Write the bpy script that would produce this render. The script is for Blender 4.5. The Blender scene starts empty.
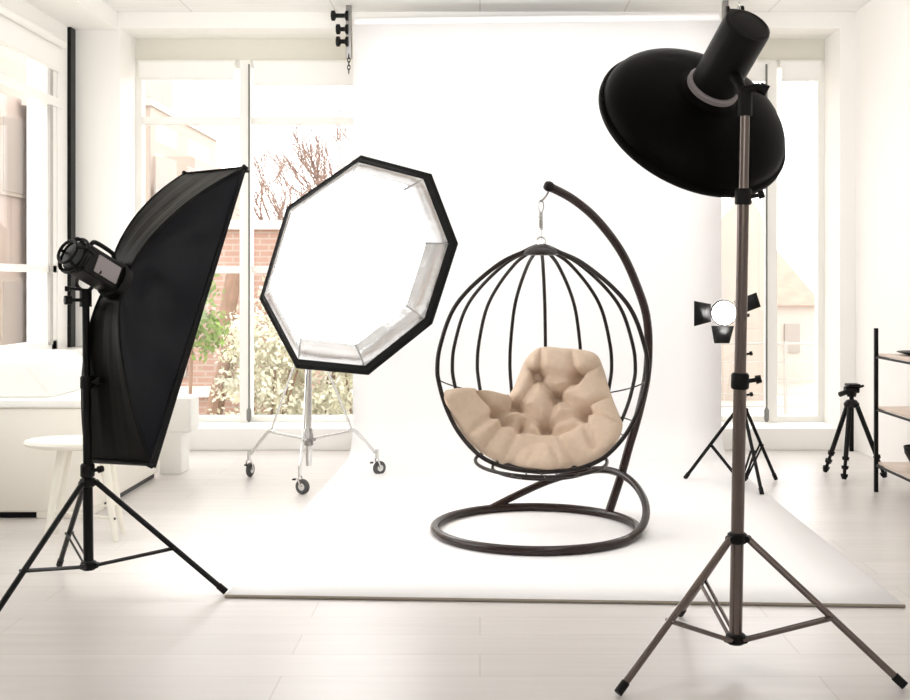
import bpy, bmesh, math, random
from mathutils import Vector, Matrix
R = math.radians
random.seed(7)
C = bpy.context.scene.collection
F, H = 1130.0, 1.39
def at(px, py, Y): return Vector(((px-480)/F*Y, Y, H+(283-py)/F*Y))
def flr(px, py):
    Y = F*H/(py-283); return Vector(((px-480)/F*Y, Y, 0))

# ------------------------------------------------------------------ materials
def mat(name, col, rough=.5, metal=0, noise=0, nscale=8, bump=0, bscale=40, spec=.5, sheen=0, emit=None, estr=0, coat=0, alpha=None):
    m = bpy.data.materials.new(name); m.use_nodes = True
    nt = m.node_tree; b = nt.nodes['Principled BSDF']
    b.inputs['Base Color'].default_value = (*col, 1)
    b.inputs['Roughness'].default_value = rough
    b.inputs['Metallic'].default_value = metal
    b.inputs['Specular IOR Level'].default_value = spec
    if coat: b.inputs['Coat Weight'].default_value = coat; b.inputs['Coat Roughness'].default_value = .15
    if sheen: b.inputs['Sheen Weight'].default_value = sheen; b.inputs['Sheen Roughness'].default_value = .4
    if emit: b.inputs['Emission Color'].default_value = (*emit, 1); b.inputs['Emission Strength'].default_value = estr
    tc = nt.nodes.new('ShaderNodeTexCoord')
    if noise:
        n = nt.nodes.new('ShaderNodeTexNoise'); n.inputs['Scale'].default_value = nscale; n.inputs['Detail'].default_value = 5
        nt.links.new(tc.outputs['Object'], n.inputs['Vector'])
        r = nt.nodes.new('ShaderNodeValToRGB')
        r.color_ramp.elements[0].position = .3; r.color_ramp.elements[1].position = .7
        r.color_ramp.elements[0].color = (*[max(0, c*(1-noise)) for c in col], 1)
        r.color_ramp.elements[1].color = (*[min(1, c*(1+noise)) for c in col], 1)
        nt.links.new(n.outputs['Fac'], r.inputs['Fac']); nt.links.new(r.outputs['Color'], b.inputs['Base Color'])
    if bump:
        n2 = nt.nodes.new('ShaderNodeTexNoise'); n2.inputs['Scale'].default_value = bscale; n2.inputs['Detail'].default_value = 3
        nt.links.new(tc.outputs['Object'], n2.inputs['Vector'])
        bp = nt.nodes.new('ShaderNodeBump'); bp.inputs['Strength'].default_value = bump; bp.inputs['Distance'].default_value = .01
        nt.links.new(n2.outputs['Fac'], bp.inputs['Height']); nt.links.new(bp.outputs['Normal'], b.inputs['Normal'])
    return m
def brick_mat(name, c1, c2, mortar, w, h, ms, rough=.8, axis='X', offs=.5, bump=.3):
    m = mat(name, c1, rough); nt = m.node_tree; b = nt.nodes['Principled BSDF']
    tc = next(n for n in nt.nodes if n.bl_idname == 'ShaderNodeTexCoord')
    mp = nt.nodes.new('ShaderNodeMapping'); nt.links.new(tc.outputs['Object'], mp.inputs['Vector'])
    if axis == 'X': mp.inputs['Rotation'].default_value = (R(-90), 0, 0)
    if axis == 'Y': mp.inputs['Rotation'].default_value = (R(-90), R(-90), 0)
    br = nt.nodes.new('ShaderNodeTexBrick'); nt.links.new(mp.outputs['Vector'], br.inputs['Vector'])
    br.inputs['Color1'].default_value = (*c1, 1); br.inputs['Color2'].default_value = (*c2, 1); br.inputs['Mortar'].default_value = (*mortar, 1)
    br.inputs['Scale'].default_value = 1; br.inputs['Brick Width'].default_value = w; br.inputs['Row Height'].default_value = h
    br.inputs['Mortar Size'].default_value = ms; br.offset = offs; br.inputs['Mortar Smooth'].default_value = .2
    n = nt.nodes.new('ShaderNodeTexNoise'); n.inputs['Scale'].default_value = 3; n.inputs['Detail'].default_value = 6
    mp2 = nt.nodes.new('ShaderNodeMapping'); mp2.inputs['Scale'].default_value = (.6, 6, 1) if axis == 'Z' else (1, 1, 1)
    nt.links.new(tc.outputs['Object'], mp2.inputs['Vector']); nt.links.new(mp2.outputs['Vector'], n.inputs['Vector'])
    mx = nt.nodes.new('ShaderNodeMix'); mx.data_type = 'RGBA'; mx.blend_type = 'MULTIPLY'; mx.inputs['Factor'].default_value = .22
    nt.links.new(br.outputs['Color'], mx.inputs[6]); nt.links.new(n.outputs['Color'], mx.inputs[7])
    bw = nt.nodes.new('ShaderNodeRGBToBW'); nt.links.new(n.outputs['Color'], bw.inputs[0]); nt.links.new(bw.outputs[0], mx.inputs[7])
    nt.links.new(mx.outputs[2], b.inputs['Base Color'])
    bp = nt.nodes.new('ShaderNodeBump'); bp.inputs['Strength'].default_value = bump; bp.inputs['Distance'].default_value = .005; bp.invert = True
    nt.links.new(br.outputs['Fac'], bp.inputs['Height']); nt.links.new(bp.outputs['Normal'], b.inputs['Normal'])
    return m
M = {}
M['wall'] = mat('wall_paint', (.90, .885, .855), .7, bump=.05, bscale=60)
M['wallr'] = mat('wall_paint_warm', (.91, .885, .86), .7, bump=.05, bscale=60)
M['ceil'] = brick_mat('ceiling_panels', (.95, .945, .92), (.95, .945, .92), (.74, .72, .68), 1.2, .6, .006, .8, 'Z', 0, .1)
M['floor'] = brick_mat('floor_planks', (.74, .70, .675), (.70, .665, .635), (.62, .575, .53), 1.9, .235, .0035, .33, 'Z', .37, .25)
M['frame'] = mat('window_frame_white', (.88, .87, .83), .35)
M['recess'] = mat('lintel_painted_shade', (.74, .72, .64), .8)  # wall in the recess; its shade is mixed into this greyer colour
M['blind'] = mat('blind_fabric', (.92, .91, .88), .8)
M['cord'] = mat('cord_grey', (.18, .18, .17), .6)
M['black'] = mat('black_satin', (.003, .003, .003), .35, spec=.22)
M['blackm'] = mat('black_matte', (.005, .0045, .0045), .5, spec=.2)
M['blackrough'] = mat('black_plastic', (.005, .0045, .004), .45, spec=.2, bump=.1, bscale=200)
M['dish'] = mat('dish_black', (.0016, .0012, .0007), .5, spec=.07, bump=.02, bscale=150)
M['bronze'] = mat('dark_bronze_metal', (.17, .138, .126), .25, .85)
M['grey'] = mat('warm_grey_plastic', (.32, .285, .29), .45)
M['chrome'] = mat('chrome', (.68, .68, .67), .18, 1)
M['darkchrome'] = mat('worn_steel', (.34, .33, .32), .3, .9)
M['rubber'] = mat('rubber_grey', (.07, .07, .07), .7)
M['navy'] = mat('softbox_navy_nylon', (.0012, .002, .005), .42, spec=.16, bump=.25, bscale=5)
M['nylon'] = mat('softbox_black_nylon', (.006, .0055, .004), .45, spec=.14, bump=.3, bscale=6)
M['fabricblack'] = mat('black_cloth', (.005, .005, .005), .75, spec=.2)
M['silver'] = mat('silver_lining', (.85, .86, .87), .22, .9, bump=.8, bscale=7)
M['glow'] = mat('lit_diffuser', (.9, .9, .9), .6, emit=(1, .99, .98), estr=5)
M['glow2'] = mat('lit_softbox_front', (.9, .9, .9), .6, emit=(1, .98, .96), estr=6)
M['glow3'] = mat('lit_lens', (.9, .9, .9), .6, emit=(1, .98, .95), estr=30)
M['white_in'] = mat('dish_white', (.9, .9, .9), .4)
M['brown'] = mat('dark_brown_metal', (.020, .009, .007), .26, spec=.4)
M['rib'] = mat('dark_rib_metal', (.012, .007, .006), .35, spec=.3)
M['cushion'] = mat('beige_canvas', (.61, .47, .355), .9, sheen=.05, noise=.05, nscale=30, bump=.25, bscale=160)
M['paper'] = mat('white_paper', (.93, .918, .92), .75)
M['paperedge'] = mat('paper_core', (.30, .26, .21), .8)
M['sofa'] = mat('cream_leather', (.93, .895, .82), .55, bump=.06, bscale=20)
M['sofaw'] = mat('white_upholstery', (.91, .90, .86), .6, bump=.06, bscale=20)
M['stool'] = mat('white_lacquer', (.88, .85, .76), .35)
M['wood'] = mat('pale_shelf_wood', (.72, .58, .48), .45, noise=.12, nscale=5)
M['brick'] = brick_mat('red_brick', (.46, .28, .22), (.42, .25, .19), (.48, .38, .32), .24, .08, .012)
M['ledge'] = mat('stone_ledge', (.75, .68, .60), .8)
M['peach'] = brick_mat('peach_render', (.50, .42, .36), (.49, .41, .35), (.46, .38, .33), 3.2, 2.9, .03)
M['pink'] = brick_mat('pink_render', (.47, .38, .33), (.45, .37, .32), (.40, .33, .29), 1.6, 2.6, .05, axis='Y')
M['tower'] = mat('beige_render', (.42, .36, .31), .85, noise=.05, nscale=1)
M['roof'] = mat('terracotta_roof', (.50, .27, .215), .8, noise=.12, nscale=4)
M['palewall'] = mat('pale_house_wall', (.55, .50, .45), .85, noise=.06, nscale=1.2)
M['panes'] = mat('far_window_glass', (.36, .32, .29), .3)
M['rail'] = mat('grey_rail', (.42, .40, .37), .5)
M['bark'] = mat('reddish_bark', (.27, .18, .145), .9, noise=.2, nscale=10)
M['barkl'] = mat('brown_trunk', (.26, .16, .11), .9, noise=.2, nscale=10)
M['leaf'] = mat('green_leaf', (.17, .26, .04), .6, noise=.35, nscale=6)
M['shrub'] = mat('pale_shrub_leaf', (.66, .64, .50), .7, noise=.3, nscale=4)
M['ground'] = mat('pavement', (.45, .41, .36), .9, noise=.08, nscale=2)
g = bpy.data.materials.new('clear_glass'); g.use_nodes = True
nt = g.node_tree; nt.nodes.clear()
o_ = nt.nodes.new('ShaderNodeOutputMaterial'); mx = nt.nodes.new('ShaderNodeMixShader'); tr = nt.nodes.new('ShaderNodeBsdfTransparent'); gl = nt.nodes.new('ShaderNodeBsdfGlossy')
mx.inputs[0].default_value = .045; gl.inputs['Roughness'].default_value = .02
nt.links.new(tr.outputs[0], mx.inputs[1]); nt.links.new(gl.outputs[0], mx.inputs[2]); nt.links.new(mx.outputs[0], o_.inputs[0])
M['glass'] = g

# ------------------------------------------------------------------ mesh helpers
def box(bm, lo, hi, bev=0, mi=0, mtx=None):
    r = bmesh.ops.create_cube(bm, size=1)['verts']
    for v in r:
        v.co = Vector([(lo[i]+hi[i])/2+v.co[i]*(hi[i]-lo[i]) for i in range(3)])
    fs = {f for v in r for f in v.link_faces}
    for f in fs: f.material_index = mi
    if mtx: bmesh.ops.transform(bm, matrix=mtx, verts=r)
    if bev:
        es = list({e for v in r for e in v.link_edges})
        bmesh.ops.bevel(bm, geom=es, offset=bev, segments=3, profile=.6, affect='EDGES')
def frames(pts, closed):
    n = len(pts); T = []
    for i in range(n):
        a = pts[(i-1) % n] if closed or i > 0 else pts[i]
        b = pts[(i+1) % n] if closed or i < n-1 else pts[i]
        T.append((b-a).normalized())
    u = T[0].orthogonal().normalized(); out = []
    for i in range(n):
        u = (u-T[i]*u.dot(T[i]))
        u = u.normalized() if u.length > 1e-6 else T[i].orthogonal().normalized()
        out.append((u.copy(), T[i].cross(u)))
    return out
def tube(bm, pts, r, closed=False, seg=12, mi=0, sq=None):
    pts = [Vector(p) for p in pts]; n = len(pts); fr_ = frames(pts, closed); rings = []
    for i, p in enumerate(pts):
        rr = r[i] if isinstance(r, (list, tuple)) else r
        u, v = fr_[i]
        rings.append([bm.verts.new(p+(u*math.cos(2*math.pi*k/seg)+v*math.sin(2*math.pi*k/seg)*(sq or 1))*rr) for k in range(seg)])
    for i in range(n if closed else n-1):
        a, b = rings[i], rings[(i+1) % n]
        sh = 0
        if closed and i == n-1:   # best alignment for the closing ring
            sh = min(range(seg), key=lambda s: (a[0].co-b[s].co).length)
        for k in range(seg):
            bm.faces.new((a[k], a[(k+1) % seg], b[(k+1+sh) % seg], b[(k+sh) % seg])).material_index = mi
    if not closed:
        bm.faces.new(rings[0][::-1]).material_index = mi; bm.faces.new(rings[-1]).material_index = mi
def lathe(bm, prof, origin, axis, seg=40, mi=0, cap=True, ph=0):
    """prof: (radius, distance along axis)"""
    o = Vector(origin); a = Vector(axis).normalized()
    u = a.cross(Vector((0, 0, 1)));  u = u.normalized() if u.length > .01 else Vector((1, 0, 0))
    v = a.cross(u); rings = []
    for rr, d in prof:
        rings.append([bm.verts.new(o+a*d+(u*math.cos(2*math.pi*k/seg+ph)+v*math.sin(2*math.pi*k/seg+ph))*max(rr, 1e-4)) for k in range(seg)])
    for a_, b_ in zip(rings, rings[1:]):
        for k in range(seg): bm.faces.new((a_[k], a_[(k+1) % seg], b_[(k+1) % seg], b_[k])).material_index = mi
    if cap:
        bm.faces.new(rings[0][::-1]).material_index = mi; bm.faces.new(rings[-1]).material_index = mi
def grid(bm, P, mi=0, closed_u=False):
    V = [[bm.verts.new(p) for p in row] for row in P]
    for i in range(len(V)-1):
        for j in range(len(V[0])-(0 if closed_u else 1)):
            k = (j+1) % len(V[0])
            bm.faces.new((V[i][j], V[i][k], V[i+1][k], V[i+1][j])).material_index = mi
    return V
def obj(name, bm, m, parent=None, sharp=35, solid=0, soff=0):
    if not isinstance(m, (list, tuple)): m = [m]
    if not solid: bmesh.ops.recalc_face_normals(bm, faces=bm.faces[:])
    me = bpy.data.meshes.new(name); bm.to_mesh(me); bm.free()
    for x in m: me.materials.append(M[x])
    for p in me.polygons: p.use_smooth = True
    me.set_sharp_from_angle(angle=R(sharp))
    o = bpy.data.objects.new(name, me); C.objects.link(o)
    if parent:
        o.parent = parent
        o.matrix_parent_inverse = Matrix.Identity(4)
        pl = Vector(parent_world(parent))
        me.transform(Matrix.Translation(-pl))
    if solid:
        md = o.modifiers.new('thickness', 'SOLIDIFY'); md.thickness = solid; md.offset = soff
    return o
def parent_world(p):
    v = Vector((0, 0, 0))
    while p: v += p.location; p = p.parent
    return v
def tag(o, label, cat=None, group=None, kind=None):
    o['label'] = label
    if cat: o['category'] = cat
    if group: o['group'] = group
    if kind: o['kind'] = kind
    return o
def thing(name, label, cat, loc=(0, 0, 0), group=None, kind=None):
    o = bpy.data.objects.new(name, None); C.objects.link(o); o.location = loc; o.empty_display_size = .1
    return tag(o, label, cat, group, kind)
def struct(name, bm, m, label, parent=None, **k):
    o = obj(name, bm, m, parent, **k)
    if not parent: tag(o, label, name.split('_')[0], kind='structure')
    return o
def copy_tree(o, parent=None):
    c = o.copy(); C.objects.link(c); c.parent = parent
    for ch in list(o.children): copy_tree(ch, c)
    return c
B = bmesh.new
def catmull(pts, n=8, closed=False):
    pts = [Vector(p) for p in pts]; out = []; N = len(pts)
    for i in range(N if closed else N-1):
        g_ = (lambda k: pts[k % N]) if closed else (lambda k: pts[max(0, min(N-1, k))])
        p0, p1, p2, p3 = g_(i-1), g_(i), g_(i+1), g_(i+2)
        for s in range(n):
            t = s/n
            out.append(.5*((2*p1)+(p2-p0)*t+(2*p0-5*p1+4*p2-p3)*t*t+(3*p1-p0-3*p2+p3)*t**3))
    if not closed: out.append(pts[-1])
    return out

# ------------------------------------------------------------------ the room
XL, XR, YB, ZC, YW, YF = -3.4, 3.13, 9.417, 3.65, 9.88, -1.6
b = B(); box(b, (XL-.4, YF-.2, -.12), (XR+.3, YW+.12, 0)); struct('floor', b, 'floor', 'whitewashed plank floor of the studio')
b = B(); box(b, (XL-.4, YF, ZC), (XR+.3, YW+.3, ZC+.15)); struct('ceiling', b, 'ceil', 'white panelled ceiling of the studio')
# back wall around two deep window recesses
ZT, ZS = 3.515, .18
b = B()
box(b, (XL-.2, YB, 0), (-3.0, YW+.2, ZC)); box(b, (-.7, YB, 0), (1.6, YW+.2, ZC)); box(b, (3.0, YB, 0), (XR+.2, YW+.2, ZC))
box(b, (-3.0, YB, ZT), (-.7, YW+.2, ZC)); box(b, (1.6, YB, ZT), (3.0, YW+.2, ZC))
struct('wall_back', b, 'wall', 'white back wall with two tall window recesses')
b = B(); box(b, (-3.0, YW-.04, 3.33), (-.7, YW+.2, ZT)); box(b, (1.6, YW-.04, 3.33), (3.0, YW+.2, ZT))
struct('trim_1', b, 'recess', 'grey beige lintel strip above the back windows, recess shade put into its colour')
for n_, x0, x1, side in ((2, -3.0, -.7, 'left'), (3, 1.6, 3.0, 'right')):
    b = B(); box(b, (x0+.001, YB-.02, 0), (x1-.001, YW+.2, ZS), .01)
    struct('trim_%d' % n_, b, 'wall', 'low white plinth sill under the %s back window' % side)
# left wall with window
b = B()
WY0, WY1 = 4.6, 9.10
box(b, (XL-.25, YF, 0), (XL, WY0, ZC)); box(b, (XL-.25, WY1, 0), (XL, YB, ZC))
box(b, (XL-.25, WY0, 0), (XL, WY1, .86)); box(b, (XL-.25, WY0, 3.32), (XL, WY1, ZC))
struct('wall_left', b, 'wall', 'white left wall with a long window')
b = B(); box(b, (XL+.001, YF, 3.50), (-3.02, YB, ZC-.001)); struct('trim_4', b, 'wall', 'boxed bulkhead along the top of the left wall')
b = B(); box(b, (XL-.25, YF-.2, 0), (XR+.25, YF, ZC)); struct('wall_front', b, 'wall', 'plain white wall behind the camera')
b = B(); box(b, (XR, YF, 0), (XR+.25, YB, ZC)); struct('wall_right', b, 'wallr', 'plain white right wall')
b = B(); box(b, (XL, 9.31, .74), (XL+.03, 9.415, 3.5)); struct('trim_5', b, 'black', 'narrow black vertical strip in the left corner')
b = B(); box(b, (XL, WY0, .80), (XL+.16, WY1+.28, .86), .01); struct('trim_6', b, 'frame', 'white sill board under the left window')

def window_back(name, x0, x1, mull, label, bars=True):
    w = thing(name, label, 'window', ((x0+x1)/2, YW, ZS), kind='structure')
    b = B(); y0, y1 = YW-.03, YW+.06; t = .055
    box(b, (x0, y0, ZS+.001), (x0+t, y1, 3.329)); box(b, (x1-t, y0, ZS+.001), (x1, y1, 3.329))
    box(b, (x0+t, y0, ZS+.001), (mull[0], y1-.002, ZS+.05)); box(b, (x0+t, y0, 3.27), (mull[0], y1-.002, 3.33)); box(b, (mull[1], y0, ZS+.001), (x1-t, y1-.002, ZS+.05)); box(b, (mull[1], y0, 3.27), (x1-t, y1-.002, 3.33))
    obj('window_frame', b, 'frame', w)
    b = B(); box(b, (mull[0], y0-.03, ZS+.001), (mull[1], y1, 3.329), .006); obj('mullion', b, 'frame', w)
    for a, c in ((x0+t, mull[0]), (mull[1], x1-t)):
        if not bars:
            b = B(); box(b, (a, YW+.01, ZS+.05), (c, YW+.02, 3.27)); obj('glass_pane', b, 'glass', w); continue
        b = B(); box(b, (a, y0+.005, 2.777), (c, y1-.01, 2.84), .005); obj('transom_bar', b, 'frame', w)
        b = B(); box(b, (a, y0+.005, 1.475), (c, y1-.01, 1.54), .005); obj('transom_bar', b, 'frame', w)
        for z0, z1 in ((ZS+.05, 1.475), (1.54, 2.777), (2.84, 3.27)):
            b = B(); box(b, (a, YW+.01, z0), (c, YW+.02, z1)); obj('glass_pane', b, 'glass', w)
window_back('window_1', -3.0, -.7, (-2.09, -1.99), 'tall white framed back window left of the paper backdrop')
window_back('window_2', 1.6, 3.0, (2.50, 2.585), 'tall white framed back window right of the paper backdrop', False)
w = thing('window_3', 'long white framed window in the left wall', 'window', (XL, 7, .86), kind='structure')
b = B()
X0, X1 = XL-.12, XL-.01
box(b, (X0, WY0, .86), (X1, WY1, .93)); box(b, (X0, WY0, 3.25), (X1, WY1, 3.32)); box(b, (X0, WY0, .86), (X1, WY0+.08, 3.32)); box(b, (X0, WY1-.1, .86), (X1, WY1, 3.32))
obj('window_frame', b, 'frame', w)
b = B(); box(b, (X0, WY0, 1.475), (X1, WY1, 1.53)); obj('transom_bar', b, 'frame', w)
b = B(); box(b, (X0, WY0, 2.80), (X1+.03, WY1+.06, 2.87)); obj('transom_bar', b, 'frame', w)
for y in (6.6, 7.9): b = B(); box(b, (X0, y, .86), (X1, y+.07, 3.32)); obj('mullion', b, 'frame', w)
b = B(); box(b, (XL-.02, 8.93, .9), (XL+.004, 8.99, 3.1)); obj('gasket', b, 'rail', w)
b = B(); box(b, (X0+.04, WY0+.05, .9), (X0+.05, WY1-.05, 3.3)); obj('glass_pane', b, 'glass', w)

def blind(x0, x1, zb, label, cord=None, y=YW-.07):
    t = thing('roller_blind', label, 'roller blind', ((x0+x1)/2, y, 3.3))
    b = B(); tube(b, [(x0+.02, y, 3.30), (x1-.02, y, 3.30)], .03, seg=14); obj('blind_roller', b, 'frame', t)
    b = B(); box(b, (x0+.03, y-.031, zb), (x1-.03, y-.029, 3.3)); obj('blind_fabric', b, 'blind', t)
    b = B(); box(b, (x0+.03, y-.04, zb-.025), (x1-.03, y-.02, zb), .004); obj('bottom_bar', b, 'frame', t)
    if cord:
        b = B(); tube(b, [(cord, y-.05, 3.28), (cord, y-.05, .19+.12)], .009, seg=6); obj('cord', b, 'cord', t)
        b = B(); lathe(b, [(.006, .13), (.022, .10), (.022, .02), (.01, 0)], (cord, y-.05, .19), (0, 0, 1), 12); obj('cord_weight', b, 'cord', t)
blind(-2.98, -2.10, 3.17, 'white roller blind over the far left pane of the back window')
blind(-1.99, -.75, 3.12, 'white roller blind beside the backdrop with a long cord', -1.995)
blind(1.65, 2.52, 3.16, 'white roller blind behind the black dish with a long cord', 2.475)
blind(2.58, 2.98, 3.16, 'narrow white roller blind nearest the right wall')
t = thing('roller_blind', 'white roller blind at the top of the left wall window', 'roller blind', (XL+.05, 7, 3.3))
b = B(); tube(b, [(XL+.05, WY0, 3.31), (XL+.05, WY1-.02, 3.31)], .035, seg=14); obj('blind_roller', b, 'frame', t)
b = B(); box(b, (XL+.012, WY0, 3.1), (XL+.018, WY1-.02, 3.31)); obj('blind_fabric', b, 'blind', t)
b = B(); box(b, (XL+.005, WY0, 3.08), (XL+.025, WY1-.02, 3.105)); obj('bottom_bar', b, 'frame', t)

# ------------------------------------------------------------------ paper backdrop
A0, A1 = flr(225, 598), flr(905, 608)
ax = (A1-A0).normalized(); wd = (A1-A0).length
bk = Vector((-1.026-A0.x, 9.13-A0.y, 0)); L0 = bk.length; bk.normalize()
pr = []
rad = .32
pr.append((0, .006))
for s in [i/12 for i in range(1, 13)]: pr.append((s*(L0-rad), .006))
for k in range(1, 13):
    a = R(90*k/12); pr.append((L0-rad+rad*math.sin(a), .006+rad*(1-math.cos(a))))
for s in [i/8 for i in range(1, 9)]: pr.append((L0, rad+.006+s*(3.47-rad)))
b = B()
P = [[A0+ax*(wd*j/10)+bk*d+Vector((0, 0, z)) for j in range(11)] for d, z in pr]
grid(b, P)
bd = obj('paper_backdrop', b, 'paper', solid=.004, soff=1); tag(bd, 'white seamless paper backdrop sweeping down the wall onto the floor under the hanging chair', 'backdrop')
b = B(); tube(b, [A0+Vector((0, 0, .008)), A1+Vector((0, 0, .008))], .0075, seg=8)
bar = obj('edge_bar', b, 'paperedge'); bar.parent = bd
p0, p1 = A0+bk*L0, A1+bk*L0
for k, z in enumerate((3.50, 3.39, 3.28)):
    b = B(); off = bk*(.06 if k == 0 else .09)
    q0, q1 = p0+off, p1+off; q0.z = q1.z = z
    tube(b, [q0+ax*.01, q1-ax*.01], .045, seg=20)
    tag(obj('paper_roll', b, 'paper'), ('topmost', 'middle', 'lowest')[k]+' of three white paper rolls hung behind the backdrop head', 'paper roll', 'paper rolls above the backdrop')
for s_, base, lab in ((-1, p0, 'black roller bracket with three knobs at the left top of the backdrop'), (1, p1, 'black roller bracket with chain at the right top of the backdrop')):
    c = base+ax*(.045*s_)+bk*.08
    t = thing('roller_bracket', lab, 'bracket', (c.x, c.y, 3.2))
    b = B(); box(b, (c.x-.022, c.y-.03, 3.22), (c.x+.022, c.y+.03, 3.648), .004); obj('bracket_plate', b, 'darkchrome', t)
    for z in (3.56, 3.45, 3.35):
        b = B(); q = Vector((c.x, c.y-.04, z))
        dx = s_*(.10 if z > 3.5 else .06)
        lathe(b, [(.04, 0), (.04, .02), (.018, .03), (.018, abs(dx)), (.042, abs(dx)+.01), (.042, abs(dx)+.035), (.03, abs(dx)+.04)], q, (s_, 0, 0), 16)
        obj('roller_knob', b, 'blackm', t)
    b = B(); n_ = 14 if s_ > 0 else 5
    z0 = 3.60 if s_ > 0 else 3.22
    for k in range(n_):
        cc = Vector((c.x+s_*.09 if s_ > 0 else c.x+.01, c.y-.09, z0-.03*k)); pts = []
        for j in range(10):
            a = 2*math.pi*j/10; d = Vector((1, 0, 0)) if k % 2 else Vector((0, 1, 0))
            pts.append(cc+d*.011*math.cos(a)+Vector((0, 0, .02*math.sin(a))))
        tube(b, pts, .004, True, 6)
    obj('bead_chain', b, 'chrome' if s_ > 0 else 'blackm', t)

# ------------------------------------------------------------------ hanging chair: stand
RC, az = Vector((.310, 6.28, 0)), R(38)
dr = Vector((math.cos(az), math.sin(az), 0)); RR, tr_ = .562, .0255
st = thing('chair_stand', 'dark brown curved metal stand with round floor ring holding the basket seat', 'stand', RC)
b = B(); tube(b, [RC+Vector((RR*math.cos(a), RR*math.sin(a), tr_+.008)) for a in [2*math.pi*k/96 for k in range(96)]], tr_, True, 16); obj('base_ring', b, 'brown', st)
def post_pt(px, py):
    k = (px-480)/F; r = (RC.y*k-RC.x)/(dr.x-dr.y*k); Y = 6.28+dr.y*r
    return Vector((RC.x+dr.x*r, Y, H+(283-py)/F*Y))
pp = [RC+dr*RR+Vector((0, 0, .035))]+[post_pt(*q) for q in ((620.6, 477), (629, 447), (638, 416), (646, 381), (648.5, 350), (647, 320), (640, 294), (623, 255), (599, 222), (574, 200), (549, 186.5))]
b = B(); tube(b, catmull(pp, 8), .0255, seg=16); obj('curved_post', b, 'brown', st)
top = pp[-1]
b = B(); lathe(b, [(.006, -.03), (.022, -.025), (.03, -.008), (.03, .008), (.022, .025), (.006, .03)], top, (-.8, -.3, .3), 16); obj('end_cap', b, 'blackm', st)
E1 = RC+Vector((RR*math.cos(R(118)), RR*math.sin(R(118)), .03)); E2 = RC+Vector((RR*math.cos(R(-38)), RR*math.sin(R(-38)), .03))
Mm = (E1+E2)/2; Ap = post_pt(625, 472)+dr*.03
b = B(); tube(b, catmull([E1, at(515, 496, 6.86), at(550, 480.5, 6.90), at(585, 471, 6.86), at(610, 470.5, 6.76), at(630, 480, 6.60), at(643, 497, 6.42), at(646, 515, 6.24), at(639, 531, 6.07), E2], 8), .022, seg=14); obj('support_arch', b, 'brown', st)
b = B(); hk = Vector((.339, 6.28, top.z-.01))
tube(b, catmull([top+Vector((.0, 0, -.02)), top+Vector((-.015, -.02, -.05)), Vector((.339, 6.28, top.z-.09))], 6), .006, seg=8); obj('hook', b, 'darkchrome', st)

# basket
BC = Vector((.339, 6.28, 0))
prof_k = [(1.600, 0), (1.588, .045), (1.562, .10), (1.500, .23), (1.362, .40), (1.223, .508), (1.03, .575), (.907, .590), (.823, .580), (.69, .54), (.556, .472), (.445, .375), (.39, .29), (.353, .17), (.338, 0)]
prof = [(v.x, v.y) for v in catmull([(z, r, 0) for z, r in prof_k], 6)]
def rad_at(z):
    if z >= prof[0][0] or z <= prof[-1][0]: return 0
    for (za, ra), (zb, rb) in zip(prof, prof[1:]):
        if zb <= z <= za: return ra+(rb-ra)*((za-z)/max(za-zb, 1e-6))
    return 0
def egg(a, z, k=1.0):
    r = rad_at(z)*k; return BC+Vector((r*math.sin(a), r*math.cos(a), z))
bs = thing('basket_seat', 'dark wire egg-shaped basket seat hanging from the curved brown stand', 'hanging chair', (BC.x, BC.y, .338))
def merid(a, z_lo=None):
    return [BC+Vector((max(r, .002)*math.sin(a), max(r, .002)*math.cos(a), z)) for z, r in prof if z_lo is None or z >= z_lo]
b = B(); lh = merid(R(-79.5)); rh = merid(R(93)); tube(b, lh[2:]+rh[::-1][1:-2], .0125, seg=12); obj('front_hoop', b, 'rib', bs)
for a in (-58, -37, -15.5, 5.75, 27, 48, 69.5):
    b = B(); tube(b, merid(R(a))[2:], .0105, seg=10); obj('back_rib', b, 'rib', bs)
b = B(); lathe(b, [(.012, 1.605), (.05, 1.598), (.088, 1.572), (.10, 1.552), (.09, 1.545), (.012, 1.55)], (BC.x, BC.y, 0), (0, 0, 1), 24); obj('top_cap', b, 'rib', bs)
b = B(); tube(b, [BC+Vector((.024*math.cos(t_), 0, 1.622+.024*math.sin(t_))) for t_ in [2*math.pi*k/20 for k in range(20)]], .005, True, 8); obj('hanging_ring', b, 'chrome', bs)
def wire(zf, a0, a1, r, name='wire_rail', k=1.0, n=50):
    b = B(); tube(b, [egg(R(a0+(a1-a0)*i/n), zf(a0+(a1-a0)*i/n), k) for i in range(n+1)], r, seg=8); obj(name, b, 'rib', bs)
wire(lambda a: .70+.16*(1-math.cos(R(a-5))), -79.5, 93, .0042)
for z in (.62, .54, .47): wire(lambda a, z=z: z, -79.5, 93, .004)
def ring(z0, r, dip, rr):
    b = B(); tube(b, [BC+Vector((r*math.sin(t_), r*math.cos(t_), z0-dip*math.cos(t_+R(180)))) for t_ in [2*math.pi*k/64 for k in range(64)]], rr, True, 10); obj('seat_ring', b, 'rib', bs)
ring(.405, .365, .03, .010); ring(.365, .27, .02, .008)
for a in (-25, 0, 25):   # wires crossing the floor of the bowl, front to back
    s = math.sin(R(a)); b = B()
    tube(b, catmull([(BC.x+.43*s*1.0, BC.y-.43*math.cos(R(a)), .39), (BC.x+.25*s, BC.y-.2, .345), (BC.x+.2*s, BC.y+.1, .34), (BC.x+.40*s, BC.y+.33, .42)], 6), .005, seg=8); obj('floor_wire', b, 'rib', bs)
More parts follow.
